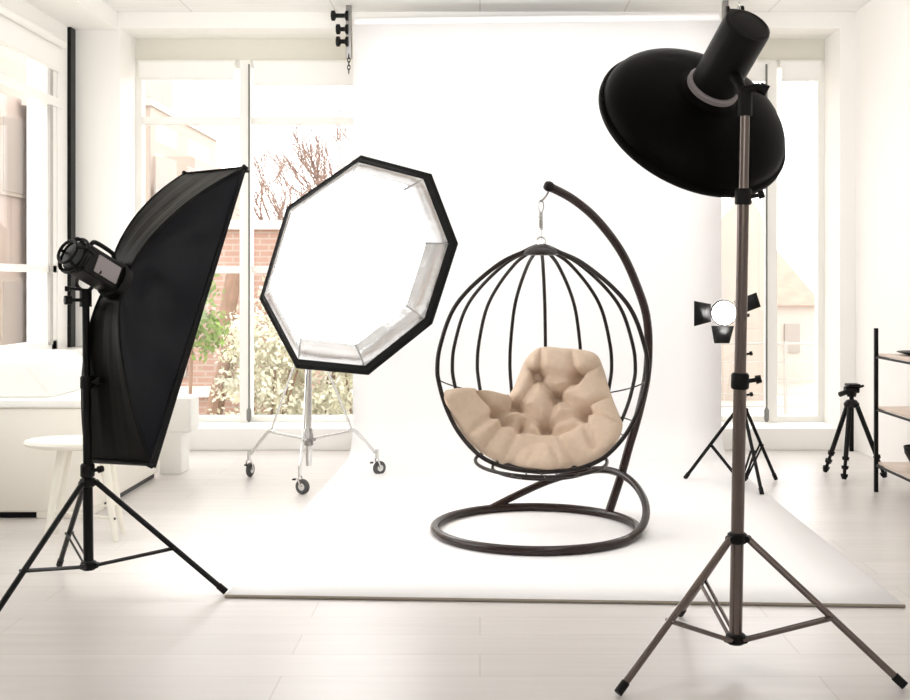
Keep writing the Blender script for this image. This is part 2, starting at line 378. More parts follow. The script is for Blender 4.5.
# suspension spring between hook and basket
sp = thing('suspension_spring', 'thin metal spring and carabiner between stand tip and basket', 'spring', (BC.x, BC.y, 1.64))
b = B(); zt = top.z-.085
tube(b, [(BC.x, BC.y, 1.635), (BC.x, BC.y, zt-.16)], .0035, seg=6); obj('steel_wire', b, 'chrome', sp)
b = B(); tube(b, [Vector((BC.x+.011*math.cos(k*.7), BC.y+.011*math.sin(k*.7), zt-.16+k*.0009)) for k in range(110)], .0035, seg=6); obj('coil', b, 'chrome', sp)
b = B(); tube(b, [Vector((BC.x+.014*math.cos(t_), BC.y, zt-.03+.034*math.sin(t_))) for t_ in [2*math.pi*k/20 for k in range(20)]], .0045, True, 8); obj('carabiner', b, 'darkchrome', sp)

# cushion: lies on the inside of the bowl
outl = [(446, 390), (455, 396), (470, 410), (482, 418), (491, 418), (501, 405), (512, 390), (519, 374), (527, 357), (541, 347), (564, 348), (585, 350), (597, 355), (603, 368), (608, 385), (613, 400), (618, 412), (622, 424), (618, 438), (609, 450), (592, 461), (571, 467), (550, 469), (523, 467), (500, 462), (479, 450), (465, 436), (453, 416), (445, 399)]
ol = catmull([(x, y, 0) for x, y in outl], 13, True)
_rw = {}
def ray_wall(px, py, k=.965):
    key = (round(px, 3), round(py, 3))
    if key in _rw: return _rw[key]
    def g_(Y):
        p = at(px, py, Y); return max(math.hypot(p.x-BC.x, p.y-BC.y)-rad_at(p.z)*k, .36-p.z)
    best, bg, Y = None, 9, 6.98
    while Y > 5.8:
        v = g_(Y)
        if v <= 0:
            lo, hi = Y, Y+.03
            for _ in range(8):
                m_ = (lo+hi)/2
                if g_(m_) <= 0: lo = m_
                else: hi = m_
            best = lo; break
        if v < bg: bg, best = v, Y
        Y -= .03 if v > .03 else .01
    _rw[key] = at(px, py, best); return _rw[key].copy()
tufts = [(538, 378), (582, 381), (559, 402), (514, 414), (488, 424), (592, 421), (547, 437)]
seams = [(0, 2), (1, 2), (0, 3), (2, 6), (2, 5), (3, 4), (3, 6), (6, 5), (0, 1), (4, 6)]
TW = [ray_wall(x, y) for x, y in tufts]
EC = [(ray_wall(*a), ray_wall(*c_)) for a, c_ in (((538, 378), (519, 362)), ((538, 378), (541, 347)), ((582, 381), (573, 349)), ((582, 381), (602, 366)), ((592, 421), (612, 398)), ((592, 421), (598, 455)),
      ((547, 437), (527, 467)), ((547, 437), (560, 468)), ((547, 437), (578, 465)), ((488, 424), (466, 437)), ((488, 424), (466, 398)), ((514, 414), (503, 392)), ((520, 436), (503, 463)), ((500, 432), (482, 452)), ((592, 421), (620, 425)))]
cen = (548, 418); NR, NA = 84, len(ol)
def seg_d(p, a, c):
    t_ = max(0, min(1, (p-a).dot(c-a)/(c-a).length_squared)); return (p-a-(c-a)*t_).length
def cushion_rows(front):
    rows = []
    for i in range(NR+1):
        rho = (i/NR)**.85 if i else 0.0; row = []
        for j in range(NA):
            q = ol[j]; px = cen[0]+(q.x-cen[0])*rho; py = cen[1]+(q.y-cen[1])*rho
            p = ray_wall(px, py)
            inn = (Vector((BC.x, BC.y-.05, .95))-p).normalized()
            if front:
                edge = (max(0, 1-rho**6))**.5
                low = max(0, min(1, (py-405)/35))
                h = .145*edge*(1+.25*low*math.exp(-((rho-.84)/.16)**2))
                pit = max(math.exp(-((p-t_).length/.040)**2) for t_ in TW)
                cr = max(math.exp(-(seg_d(p, TW[a], TW[c_])/.010)**2) for a, c_ in seams)
                wide = max(math.exp(-(seg_d(p, TW[a], TW[c_])/.045)**2) for a, c_ in seams)
                cr2 = max(math.exp(-(seg_d(p, a, c_)/.009)**2) for a, c_ in EC)
                wd2 = max(math.exp(-(seg_d(p, a, c_)/.032)**2) for a, c_ in EC)
                groove = math.exp(-((rho-.60)/.10)**2)*low
                h = h*max(.02, 1-.66*pit-.20*cr-.30*wide-.30*cr2-.30*wd2-.34*groove)
                p = p+inn*(h+.002)
            else:
                p = p-inn*(.0 if i == NR else .012)
            row.append(p)
        rows.append(row)
    return rows
b = B(); fr_rows = cushion_rows(True); bk_rows = cushion_rows(False)
allrows = fr_rows+bk_rows[::-1][1:]
c0 = fr_rows[0][0]; c1 = bk_rows[0][0]
V = grid(b, allrows[1:-1], closed_u=True)
v0 = b.verts.new(c0); v1 = b.verts.new(c1)
for j in range(NA):
    b.faces.new((v0, V[0][(j+1) % NA], V[0][j])); b.faces.new((v1, V[-1][j], V[-1][(j+1) % NA]))
for _ in range(1): bmesh.ops.smooth_vert(b, verts=b.verts[:], factor=.35, use_axis_x=True, use_axis_y=True, use_axis_z=True)
cu = obj('seat_cushion', b, 'cushion', sharp=80); tag(cu, 'beige button-tufted cushion lying inside the hanging basket seat', 'cushion')

# ------------------------------------------------------------------ light stands
def light_stand(label, c, feet, zh, zb, top, m, rads, joints, grp=None, sub=.55, legr=.011, brr=.008):
    c = Vector((c[0], c[1], 0)); top = Vector(top)
    t = thing('light_stand', label, 'light stand', c, grp)
    P_ = lambda z: c+(top-c)*(z/top.z)
    P_ = lambda z: Vector((c.x+(top.x-c.x)*z/top.z, c.y+(top.y-c.y)*z/top.z, z))
    zs = [zb-.02]+joints+[top.z]
    for k in range(len(zs)-1):
        b = B(); tube(b, [P_(zs[k]), P_(zs[k+1])], rads[k], seg=20); obj('pole', b, m, t)
    for k, z in enumerate(joints):
        b = B(); r = rads[k]
        lathe(b, [(r+.006, -.028), (r+.009, -.022), (r+.009, .022), (r+.004, .03)], P_(z), top-c, 20)
        q = P_(z); tube(b, [q+Vector((r, -.005, 0)), q+Vector((r+.035, -.012, .006))], [.008, .008], seg=10)
        tube(b, [q+Vector((r+.03, -.011, .005)), q+Vector((r+.05, -.015, .01))], [.016, .014], seg=10)
        obj('locking_collar', b, 'blackm', t)
    for nm, z in (('upper_hub', zh), ('lower_hub', zb)):
        b = B(); r = rads[0]
        lathe(b, [(r+.004, -.02), (r+.012, -.014), (r+.012, .014), (r+.004, .02)], P_(z), (0, 0, 1), 20)
        for f in feet:
            d = (Vector((f[0], f[1], 0))-c).normalized()
            q = P_(z)+d*(r+.014); s = d.cross(Vector((0, 0, 1)))
            tube(b, [q-s*.014, q+s*.014], .012, seg=10)
        obj(nm, b, 'blackm', t)
    for f in feet:
        f = Vector((f[0], f[1], 0)); d = (f-c).normalized(); s = d.cross(Vector((0, 0, 1)))
        a = P_(zh)+d*(rads[0]+.016)
        e = f+Vector((0, 0, legr+.001))
        b = B(); tube(b, [a, e-(e-a).normalized()*.03], legr, seg=12); lg = obj('leg', b, m, t)
        b = B(); tube(b, [e-(e-a).normalized()*.045, e], legr+.003, seg=12); obj('foot_cap', b, 'blackm', lg)
        j = a+(e-a)*sub; z0 = P_(zb)+d*(rads[0]+.012)
        b = B()
        for o2 in (-.012, .012): tube(b, [z0+s*o2, j+s*o2*1.1], brr*.62, seg=8, sq=1.6)
        tube(b, [j-s*.02, j+s*.02], .006, seg=8); obj('brace', b, m, t)
    return t
SB = (-1.734, 5.011)
fB, fC = flr(226, 595), flr(59.4, 567.5); fA = flr(-20, 640)
light_stand('black tripod light stand under the black softbox, beside the white stool', SB, (fA, fB, fC), .507, .139, (-1.745, 5.0, 1.33), 'black', [.022, .019, .016], [.56, .95], sub=.6, legr=.0125)
DS = (.93, 4.12)
light_stand('bronze metal tripod light stand holding the big black dish', DS, (flr(618, 697), flr(905, 690), flr(680, 617)), .464, .096, (.952, 4.06, 2.06), 'bronze', [.0235, .0215, .018, ], [1.035, 1.70], sub=.55, legr=.0125, brr=.011)
SS = (1.80, 7.76)
light_stand('small black tripod light stand behind the bronze stand, holding the lit spotlight', SS, (flr(685, 480), flr(762, 496), flr(776, 481)), .518, .05, (1.80, 7.76, 1.17), 'blackm', [.021, .018, .016], [.62, .9], sub=.5, legr=.012)

# ------------------------------------------------------------------ left softbox with flash head
def nz(*v): return Vector(v).normalized()
n, u = nz(.461, .776, -.43), nz(.195, .384, .902); u = (u-n*u.dot(n)).normalized(); w_ = n.cross(u)
FC = at(112, 275, 5.05)+n*.378+Vector((0, 0, .004)); rg = at(116, 281, 5.03); dep = (FC-rg).dot(n); latr = FC-rg-n*dep; hl, hw = .757, .200
sb = thing('softbox_light', 'tall black strip softbox with flash head seen from behind, on the left black stand', 'softbox', (rg.x, rg.y, rg.z))
def soft_pt(side, s, t_):
    """side 0..3: panel between two corners; s -1..1 along the rim, t 0..1 from ring to rim"""
    cs = [(1, 1), (1, -1), (-1, -1), (-1, 1)]
    a, c = cs[side], cs[(side+1) % 4]
    f = (s+1)/2; cw, cu_ = a[0]+(c[0]-a[0])*f, a[1]+(c[1]-a[1])*f
    tl = t_**.80; td = t_**1.35
    rim = w_*cw*hw+u*cu_*hl
    r0 = (w_*cw+u*cu_)*.062
    p = rg+n*(dep*td)+latr*tl+r0*(1-tl)+rim*tl
    nin = ((w_*(a[0]+c[0])+u*(a[1]+c[1]))/2).normalized()
    sag = .05*math.sin(math.pi*t_)*(1-s*s) if side in (0, 2) else .03*math.sin(math.pi*t_)*(1-s*s)
    wr = (math.sin(s*9+t_*2)*.0045+math.sin(s*23-t_*5)*.0012)*math.sin(math.pi*t_)**.7*(1-s**4)
    return p-nin*(sag+wr)+n*.0
for side in range(4):
    b = B(); grid(b, [[soft_pt(side, -1+2*j/40, i/26) for j in range(41)] for i in range(27)])
    obj('fabric_panel', b, 'navy' if side == 0 else 'nylon', sb, sharp=60, solid=.003)
    b = B(); tube(b, [soft_pt(side, -1, i/20) for i in range(21)], .0065, seg=8); obj('rod_sleeve', b, 'fabricblack', sb)
cs = [FC+w_*a*hw+u*c*hl for a, c in ((1, 1), (1, -1), (-1, -1), (-1, 1))]
b = B()
for k in range(4):
    p, q = cs[k], cs[(k+1) % 4]; d = (q-p).normalized(); inn = (FC-(p+q)/2).normalized()
    vs = [p+d*0-n*.012, q-n*.012, q+n*.035, p+n*.010]; vi = [x+inn*.008 for x in vs]
    va = [b.verts.new(x) for x in vs]; vb = [b.verts.new(x) for x in vi]
    b.faces.new(va); b.faces.new(vb[::-1])
    for i in range(4): b.faces.new((va[i], vb[i], vb[(i+1) % 4], va[(i+1) % 4]))
obj('front_rim', b, 'fabricblack', sb)
for c in cs:
    b = B(); tube(b, [c-n*.015, c+n*.012], .010, seg=10); obj('corner_cap', b, 'fabricblack', sb)
b = B(); grid(b, [[FC+w_*hw*.985*x+u*hl*.995*y-n*.004 for x in (-1, 0, 1)] for y in (-1, 0, 1)]); obj('front_diffuser', b, 'glow2', sb, solid=.002)
b = B(); lathe(b, [(.06, -.03), (.085, -.03), (.085, .015), (.06, .015)], rg, n, 32); obj('speed_ring', b, 'blackm', sb)
# head body: rounded box along -n
up = (u+n*0).normalized(); X_ = Matrix((( *w_, ), (*n, ), (*u, ))).transposed().to_4x4()
X_.translation = rg
hd = B(); box(hd, (-.062, -.235, -.062), (.062, -.02, .062), .016, 0, X_); hb = obj('lamp_body', hd, 'blackrough', sb)
b = B(); box(b, (-.066, -.180, -.040), (.066, -.045, .040), .006, 0, X_)
o = obj('side_plate', b, 'grey', hb); o['label'] = 'warm grey side plate'
for v in o.data.vertices: v.co -= Vector(sb.location)-Vector(sb.location)
b = B(); lathe(b, [(.03, -.262), (.060, -.258), (.070, -.247), (.070, -.220), (.060, -.212)], rg, n, 32); obj('rear_panel', b, 'blackm', sb)
b = B(); # guard bars round the rear end
for k in range(5):
    a = R(72*k+20); e1 = (w_*math.cos(a)+u*math.sin(a))
    tube(b, catmull([rg-n*.21+e1*.068, rg-n*.26+e1*.078, rg-n*.290+e1*.052], 5), .007, seg=8)
tube(b, [rg-n*.290+(w_*math.cos(a)+u*math.sin(a))*.052 for a in [2*math.pi*k/20 for k in range(20)]], .007, True, 8)
tube(b, [rg-n*.25+(w_*math.cos(a)+u*math.sin(a))*.080 for a in [2*math.pi*k/24 for k in range(24)]], .007, True, 8)
obj('rear_guard', b, 'blackm', sb)
b = B(); tube(b, catmull([rg-n*.195+u*.058, rg-n*.188+u*.092, rg-n*.165+u*.105, rg-n*.08+u*.105, rg-n*.055+u*.092, rg-n*.045+u*.058], 6), .010, seg=10); obj('handle', b, 'blackm', sb)
b = B(); jb = Vector((-1.745, 5.0, 1.345))
tube(b, [jb+Vector((0, 0, -.06)), jb+Vector((0, 0, .02))], .026, seg=14)
for sgn in (-1, 1): tube(b, catmull([jb+Vector((.0, 0, .01))+w_*.02*sgn, jb+w_*.058*sgn+Vector((0, 0, .04)), rg-n*.15+w_*.066*sgn-u*.03], 6), .009, seg=8)
tube(b, [jb+Vector((0, -.02, -.03)), jb+Vector((-.05, -.05, -.03))], .008, seg=10); tube(b, [jb+Vector((-.045, -.05, -.03)), jb+Vector((-.07, -.065, -.03))], .02, seg=12)
tube(b, [jb+Vector((0, -.02, .015)), jb+Vector((-.06, -.04, .02))], .006, seg=8); tube(b, [jb+Vector((-.055, -.04, .02)), jb+Vector((-.075, -.045, .02))], .012, seg=10)
obj('tilt_bracket', b, 'blackm', sb)

# ------------------------------------------------------------------ octagonal softbox on roller stand
OC = at(365, 269.7, 7.4); n = nz(.635, -.708, -.311)
# first vertex direction: where the top vertex of the photo lies in the face plane
def ray_plane(px, py, c, n):
    d = Vector(((px-480)/F, 1, (283-py)/F)); o = Vector((0, 0, H)); t_ = (c-o).dot(n)/d.dot(n); return o+d*t_
e1 = (ray_plane(361.5, 155, OC, n)-OC).normalized(); e2 = n.cross(e1)
RO = .774
ob = thing('octagonal_softbox', 'lit white octagonal softbox with black rim on the chrome roller stand', 'softbox', OC)
def octring(r, d): return [OC-n*d+(e1*math.cos(math.pi/4*k)+e2*math.sin(math.pi/4*k))*r for k in range(8)]
def octloft(bm, prof, close=False):
    P = [octring(r, d) for r, d in prof]
    V = grid(bm, P, closed_u=True); return V
b = B(); octloft(b, [(RO-.004, 0), (RO-.055, .045), (.655, .115), (.575, .19), (.45, .32), (.32, .44), (.13, .56)]); obj('outer_shell', b, 'fabricblack', ob, sharp=20, solid=.004)
b = B(); octloft(b, [(RO-.005, .0), (RO+.001, -.002), (RO+.001, .006), (RO-.006, .010)]); octloft(b, [(RO-.006, 0), (RO-.048, .040)]); obj('black_rim', b, 'fabricblack', ob, sharp=20, solid=.004)
b = B()
P = []
for r, d in [(RO-.052, .040), (.64, .11), (.56, .185), (.435, .31), (.30, .43), (.11, .55)]:
    row = octring(r, d); rr = []
    for k in range(8):
        for s in range(6): rr.append(row[k].lerp(row[(k+1) % 8], s/6)+n*random.uniform(-.006, .006)*(s > 0 and r < .63))
    P.append(rr)
grid(b, P, closed_u=True); obj('silver_lining', b, 'silver', ob, sharp=20, solid=.002)
for k in range(8):
    b = B(); pts = [octring(r, d)[k] for r, d in [(RO-.056, .040), (.635, .108), (.555, .182), (.50, .24)]]
    tube(b, pts, .004, seg=6); obj('lining_seam', b, 'darkchrome', ob)
b = B(); vs = [b.verts.new(OC-n*.145+(e1*math.cos(a)+e2*math.sin(a))*.598) for a in [2*math.pi*k/64 for k in range(64)]]; b.faces.new(vs); obj('inner_diffuser', b, 'glow', ob, solid=.003)
b = B(); lathe(b, [(.13, .54), (.13, .58), (.09, .585)], OC, -n, 24); obj('speed_ring', b, 'blackm', ob)
SO = Vector((-1.20, 7.92, 0))
b = B(); lathe(b, [(.065, .58), (.07, .60), (.07, .84), (.055, .86)], OC, -n, 24); obj('lamp_body', b, 'blackrough', ob)
hp = OC-n*.70
b = B(); tube(b, [hp+Vector((0, 0, -.05)), Vector((SO.x, SO.y, 1.44))], .018, seg=12); obj('tilt_bracket', b, 'blackm', ob)
rs = thing('roller_stand', 'chrome wheeled stand under the octagonal softbox', 'light stand', SO)
b = B(); tube(b, [(SO.x, SO.y, .11), (SO.x, SO.y, .80)], .021, seg=18); obj('pole', b, 'chrome', rs)
b = B(); tube(b, [(SO.x, SO.y, .80), (SO.x, SO.y, 1.45)], .016, seg=18); obj('pole', b, 'chrome', rs)
b = B(); lathe(b, [(.022, .25), (.032, .255), (.032, .33), (.026, .34), (.026, .36), (.022, .37)], SO, (0, 0, 1), 18)
tube(b, [SO+Vector((.02, -.02, .30)), SO+Vector((.05, -.04, .30))], .012, seg=10); obj('collar', b, 'darkchrome', rs)
for px, py in ((249, 477), (300, 494), (377, 475)):
    f = flr(px, py)
    d = (f-SO); L = d.length; d.normalize(); s = d.cross(Vector((0, 0, 1)))
    J = SO+d*(.635*L)+Vector((0, 0, .331))
    b = B(); tube(b, catmull([J-d*.03+Vector((0, 0, .0)), J+d*.02, SO+d*(L*.97)+Vector((0, 0, .165))], 6), .011, seg=10); obj('leg', b, 'chrome', rs)
    b = B(); tube(b, [J, SO+d*.03+Vector((0, 0, 1.03))], .008, seg=10); obj('upper_strut', b, 'chrome', rs)
    b = B(); tube(b, [J, SO+d*.03+Vector((0, 0, .296))], .009, seg=10); obj('spreader', b, 'chrome', rs)
    cf = SO+d*L; t3 = nz(.8, .6, 0) if px > 350 else (nz(.9, -.4, 0) if px > 280 else nz(.25, 1, 0)); ns = t3.cross(Vector((0, 0, 1)))
    b = B(); tube(b, [cf+Vector((0, 0, .12)), cf+Vector((0, 0, .185))], .013, seg=12)
    for sg in (-1, 1):
        tube(b, catmull([cf+Vector((0, 0, .12))+ns*.012*sg, cf+ns*.022*sg+Vector((0, 0, .105)), cf+t3*.02+ns*.022*sg+Vector((0, 0, .05))], 5), .007, seg=8)
    cst = obj('caster', b, 'chrome', rs)
    wc = cf+t3*.02+Vector((0, 0, .05))
    b = B(); lathe(b, [(.02, -.014), (.044, -.014), (.05, -.008), (.05, .008), (.044, .014), (.02, .014)], wc, ns, 28); obj('wheel', b, 'rubber', cst)
    b = B(); lathe(b, [(.005, -.017), (.024, -.016), (.024, .016), (.005, .017)], wc, ns, 20); obj('wheel_hub', b, 'chrome', cst)
    b = B(); box(b, (-.012, -.02, 0), (.012, .02, .008), .002, 0, Matrix.Translation(cf-t3*.045+Vector((0, 0, .09))))
    obj('brake_tab', b, 'blackm', cst)

# ------------------------------------------------------------------ black beauty dish
DC = at(692, 124, 4.46); n = nz(-.27, .736, -.621)
bdish = thing('beauty_dish', 'large black beauty dish seen from behind, on top of the bronze stand', 'reflector dish', DC)
b = B(); pf = [(.385, 0), (.3895, -.004), (.3895, -.016), (.384, -.022), (.376, -.024)]
for k in range(1, 16):
    a = R(90*k/15.5); pf.append((.10+.274*math.cos(a), -.026-.135*math.sin(a)))
pf += [(.108, -.165), (.10, -.18), (.095, -.20)]
lathe(b, pf, DC, n, 72, cap=False); obj('dish_shell', b, 'dish', bdish, sharp=50, solid=.003, soff=-1)
b = B(); lathe(b, [(r-.007, d+.003) for r, d in pf[4:-3]], DC, n, 64, cap=False); obj('white_lining', b, 'white_in', bdish, sharp=50, solid=.002, soff=-1)
b = B(); tube(b, [DC+(n.orthogonal().normalized()*math.cos(t_)+n.cross(n.orthogonal().normalized())*math.sin(t_))*.385 for t_ in [2*math.pi*k/90 for k in range(90)]], .0065, True, 10); obj('rolled_rim', b, 'black', bdish)
b = B(); lathe(b, [(.10, -.03), (.11, -.035), (.01, -.05)], DC, n, 32); obj('deflector', b, 'white_in', bdish)
hx = DC+(at(738, 48, 3.99)-DC).normalized()*0
b = B(); lathe(b, [(.098, -.185), (.103, -.188), (.103, -.205), (.096, -.212)], DC, n, 40); o = obj('mount_ring', b, 'grey', bdish)
# head cylinder
b = B(); lathe(b, [(.05, -.20), (.088, -.205), (.090, -.215), (.090, -.485), (.086, -.497), (.076, -.502)], DC, n, 48); hb = obj('lamp_body', b, 'blackrough', bdish)
b = B(); lathe(b, [(.074, -.496), (.074, -.503), (.070, -.5035), (.070, -.499)], DC, n, 40); obj('rear_panel', b, 'black', bdish)
e1d = n.orthogonal().normalized(); e2d = n.cross(e1d)
b = B(); q = DC-n*.503-Vector((0, 0, .03)); lathe(b, [(.010, 0), (.010, .010), (.007, .012)], q+n*.0, -n, 14); obj('dial', b, 'grey', bdish)
b = B(); jt = Vector((.952, 4.06, 2.06))
tube(b, [jt+Vector((0, 0, -.07)), jt+Vector((0, 0, .02))], .026, seg=16)
tube(b, [jt+Vector((0, 0, .0)), DC-n*.36-Vector((0, 0, .06))], .022, seg=12)
tube(b, [jt+Vector((-.01, -.01, .02)), jt+Vector((.05, -.02, .03))], .016, seg=12)
tube(b, [jt+Vector((.045, -.02, .03)), jt+Vector((.075, -.025, .015))], .020, seg=12)
obj('tilt_bracket', b, 'blackm', bdish)

# ------------------------------------------------------------------ barndoor spotlight
LC = at(724, 313, 7.62); n = nz(-.16, -1, -.02)
sl = thing('barndoor_spotlight', 'small lit spotlight with black barn doors behind the bronze stand', 'spotlight', LC)
b = B(); lathe(b, [(.085, .0), (.088, .01), (.088, .05), (.07, .07), (.07, .25), (.06, .27)], LC, -n, 28); obj('lamp_body', b, 'blackm', sl)
b = B(); lathe(b, [(.001, -.012), (.05, -.009), (.082, .002), (.082, .006)], LC, -n, 32, cap=False); obj('lens', b, 'glow3', sl, solid=.002)
rx = Vector((0, 0, 1)).cross(n).normalized(); rx = rx if rx.x > 0 else -rx; uz = Vector((0, 0, 1))
def flap(c, dirv, side, ln, w0, w1, fwd):
    bb = B(); p = c+dirv*.088; q = p+dirv*ln*.9+n*fwd
    vs = [bb.verts.new(x) for x in (p-side*w0, p+side*w0, q+side*w1, q-side*w1)]; bb.faces.new(vs)
    bmesh.ops.subdivide_edges(bb, edges=bb.edges[:], cuts=2)
    obj('barn_door', bb, 'blackrough', sl, solid=.004)
flap(LC, -rx, uz, .125, .06, .085, .10); flap(LC, (rx+uz*.42).normalized(), (uz-rx*.3).normalized(), .17, .05, .05, .06)
flap(LC, -uz+rx*-.1, rx, .12, .075, .05, .10)
b = B(); jt = Vector((1.80, 7.76, 1.17))
tube(b, [jt+Vector((0, 0, -.04)), jt+Vector((0, 0, .03))], .024, seg=12)
tube(b, catmull([jt+Vector((0, 0, .02)), jt+Vector((-.03, -.02, .06)), LC-n*.12+rx*.075], 6), .011, seg=10)
tube(b, [jt+Vector((.0, -.02, .0)), jt+Vector((.04, -.04, .0))], .012, seg=10)
obj('yoke', b, 'blackm', sl)

# ------------------------------------------------------------------ camera tripod
TC = Vector((2.65, 8.06, 0))
ct = thing('camera_tripod', 'small black camera tripod with pan head beside the shelf', 'tripod', TC)
for px, py in ((825, 473), (844, 481), (885, 479)):
    f = flr(px, py); a = TC+(f-TC).normalized()*.035+Vector((0, 0, .52))
    P = lambda t_: a+(f+Vector((0, 0, .012))-a)*t_
    b = B(); tube(b, [P(0), P(.72)], .017, seg=12); lg = obj('leg', b, 'blackm', ct)
    b = B(); tube(b, [P(.70), P(.97)], .012, seg=12); obj('lower_tube', b, 'blackm', lg)
    for t_ in (.70, .82, .93): b = B(); tube(b, [P(t_), P(t_+.045)], [.026, .022], seg=12); obj('leg_clamp', b, 'blackm', lg)
    b = B(); tube(b, [P(.97), P(1)], .017, seg=12); obj('foot', b, 'blackm', lg)
b = B(); lathe(b, [(.02, .50), (.05, .505), (.055, .53), (.035, .555), (.018, .56)], TC, (0, 0, 1), 20); obj('shoulder_hub', b, 'blackm', ct)
b = B(); tube(b, [TC+Vector((0, 0, .19)), TC+Vector((0, 0, .60))], .016, seg=14); obj('centre_column', b, 'blackm', ct)
b = B(); q = TC+Vector((0, 0, .60)); lathe(b, [(.03, -.02), (.035, 0), (.03, .02)], q, (0, 0, 1), 16)
tube(b, [q+Vector((-.05, 0, .03)), q+Vector((.05, 0, .03))], .026, seg=14)
tube(b, [q+Vector((-.03, -.02, .02)), q+Vector((-.10, -.05, .0))], .018, seg=12)
box(b, (q.x-.035, q.y-.05, q.z+.055), (q.x+.05, q.y+.05, q.z+.072), .004)
obj('pan_head', b, 'blackm', ct)
b = B(); tube(b, [q+Vector((.02, .02, .03)), q+Vector((.08, -.02, .06))], .009, seg=10); obj('pan_handle', b, 'blackm', ct)

# ------------------------------------------------------------------ shelf by the right wall
SX, SY = 2.634, 7.515
sh = thing('shelf_unit', 'black framed shelf unit with pale wood boards by the right wall', 'shelf', (SX+.2, 7.0, 0))
for x in (SX, 3.06):
    for y in (SY, 6.45):
        b = B(); box(b, (x-.012, y-.012, 0), (x+.012, y+.012, 1.09), .002); obj('post', b, 'blackm', sh)
for z in (.905, .555, .185):
    b = B(); box(b, (SX+.012, 6.46, z), (3.05, SY-.005, z+.016), .002); o = obj('shelf_board', b, 'wood', sh)
    b = B()
    for (p, q) in (((SX, 6.45), (SX, SY)), ((3.06, 6.45), (3.06, SY)), ((SX, SY), (3.06, SY)), ((SX, 6.45), (3.06, 6.45))):
        box(b, (p[0]-.006, p[1]-.006, z-.014), (q[0]+.006, q[1]+.006, z), .001)
    obj('shelf_rail', b, 'blackm', sh)
b = B(); lathe(b, [(.0, 0), (.085, .0), (.09, .003), (.15, .02), (.152, .024), (.09, .012), (.0, .010)], (2.86, 7.32, .9215), (0, 0, 1), 40, cap=False); tag(obj('plate', b, 'blackm'), 'flat black plate on the top board of the shelf', 'plate')
b = B(); lathe(b, [(.001, 0), (.045, 0), (.07, .03), (.075, .08), (.05, .13), (.03, .16), (.038, .19), (.033, .19), (.025, .16), (.001, .05)], (2.80, 7.05, .9215), (0, 0, 1), 32, cap=False); tag(obj('vase', b, 'blackm'), 'small black vase on the top board of the shelf', 'vase')
b = B(); lathe(b, [(.001, 0), (.055, 0), (.08, .02), (.115, .085), (.122, .13), (.116, .13), (.105, .085), (.07, .03), (.001, .02)], (2.865, 7.3, .2015), (0, 0, 1), 36, cap=False); tag(obj('bowl', b, 'blackm'), 'deep black bowl on the lowest board of the shelf', 'bowl')

# ------------------------------------------------------------------ sofa, side bench, stool
sf = thing('sofa', 'cream white sofa with black plinth against the left window wall', 'sofa', (-2.8, 7.3, 0))
b = B(); box(b, (-3.36, 6.66, .035), (-2.30, 8.12, .66), .03); obj('sofa_body', b, 'sofa', sf)
b = B(); box(b, (-3.37, 6.64, .655), (-2.29, 8.13, .705), .015); obj('top_edge', b, 'sofaw', sf)
b = B(); box(b, (-3.36, 6.69, 0), (-2.62, 6.75, .04)); box(b, (-2.38, 6.95, 0), (-2.33, 8.08, .04)); obj('plinth', b, 'black', sf)
b = B(); box(b, (-2.62, 6.67, 0), (-2.31, 6.95, .05), .01); obj('corner_foot', b, 'sofa', sf)
b = B(); pz = [(-3.34, .703), (-2.55, .703), (-2.72, .91), (-2.78, .935), (-3.34, .95)]
va = [b.verts.new((x, 6.74, z)) for x, z in pz]; vb = [b.verts.new((x, 7.7, z)) for x, z in pz]
b.faces.new(va); b.faces.new(vb[::-1])
for i in range(5): b.faces.new((va[i], vb[i], vb[(i+1) % 5], va[(i+1) % 5]))
bmesh.ops.bevel(b, geom=b.edges[:], offset=.03, segments=3, profile=.6, affect='EDGES')
o = obj('back_cushion', b, 'sofaw', sf)
sbn = thing('bench', 'low white bench behind the sofa beside the back window', 'bench', (-2.1, 8.5, 0))
b = B(); box(b, (-2.75, 8.2, .30), (-2.10, 8.46, .56), .025); obj('seat_block', b, 'sofaw', sbn)
b = B(); box(b, (-2.33, 8.21, 0), (-2.17, 8.44, .31), .01); obj('panel_leg', b, 'sofaw', sbn)
SC = Vector((-2.16, 6.18, 0))
so = thing('stool', 'round white wooden stool between the softbox stand and the sofa', 'stool', SC)
b = B(); lathe(b, [(.001, .540), (.295, .540), (.322, .532), (.33, .517), (.322, .504), (.28, .494), (.001, .484)], SC, (0, 0, 1), 48, cap=False); obj('seat', b, 'stool', so)
for k, a in enumerate((-41, 49, 139, 229)):
    d = Vector((math.cos(R(a)), math.sin(R(a)), 0))
    b = B(); tube(b, [SC+d*.15+Vector((0, 0, .485)), SC+d*.185+Vector((0, 0, .35)), SC+d*.262+Vector((0, 0, .0))], [.030, .026, .015], seg=14); obj('leg', b, 'stool', so)
for k in range(2):
    d = Vector((math.cos(R(-41+90*k)), math.sin(R(-41+90*k)), 0)); z = .12+.04*k; r_ = .232-.012*k
    b = B(); tube(b, [SC-d*r_+Vector((0, 0, z)), SC+d*r_+Vector((0, 0, z))], .008, seg=10); obj('stretcher', b, 'stool', so)
    for sg in (-1, 1):
        b = B(); q = SC+d*sg*(r_+.012)+Vector((0, 0, z)); tube(b, [q-d*sg*.004, q+d*sg*.012], .007, seg=10); obj('bolt', b, 'blackm', so)

for o_c in [c for c in so.children]+[]:
    for v in o_c.data.vertices: v.co.y *= .55
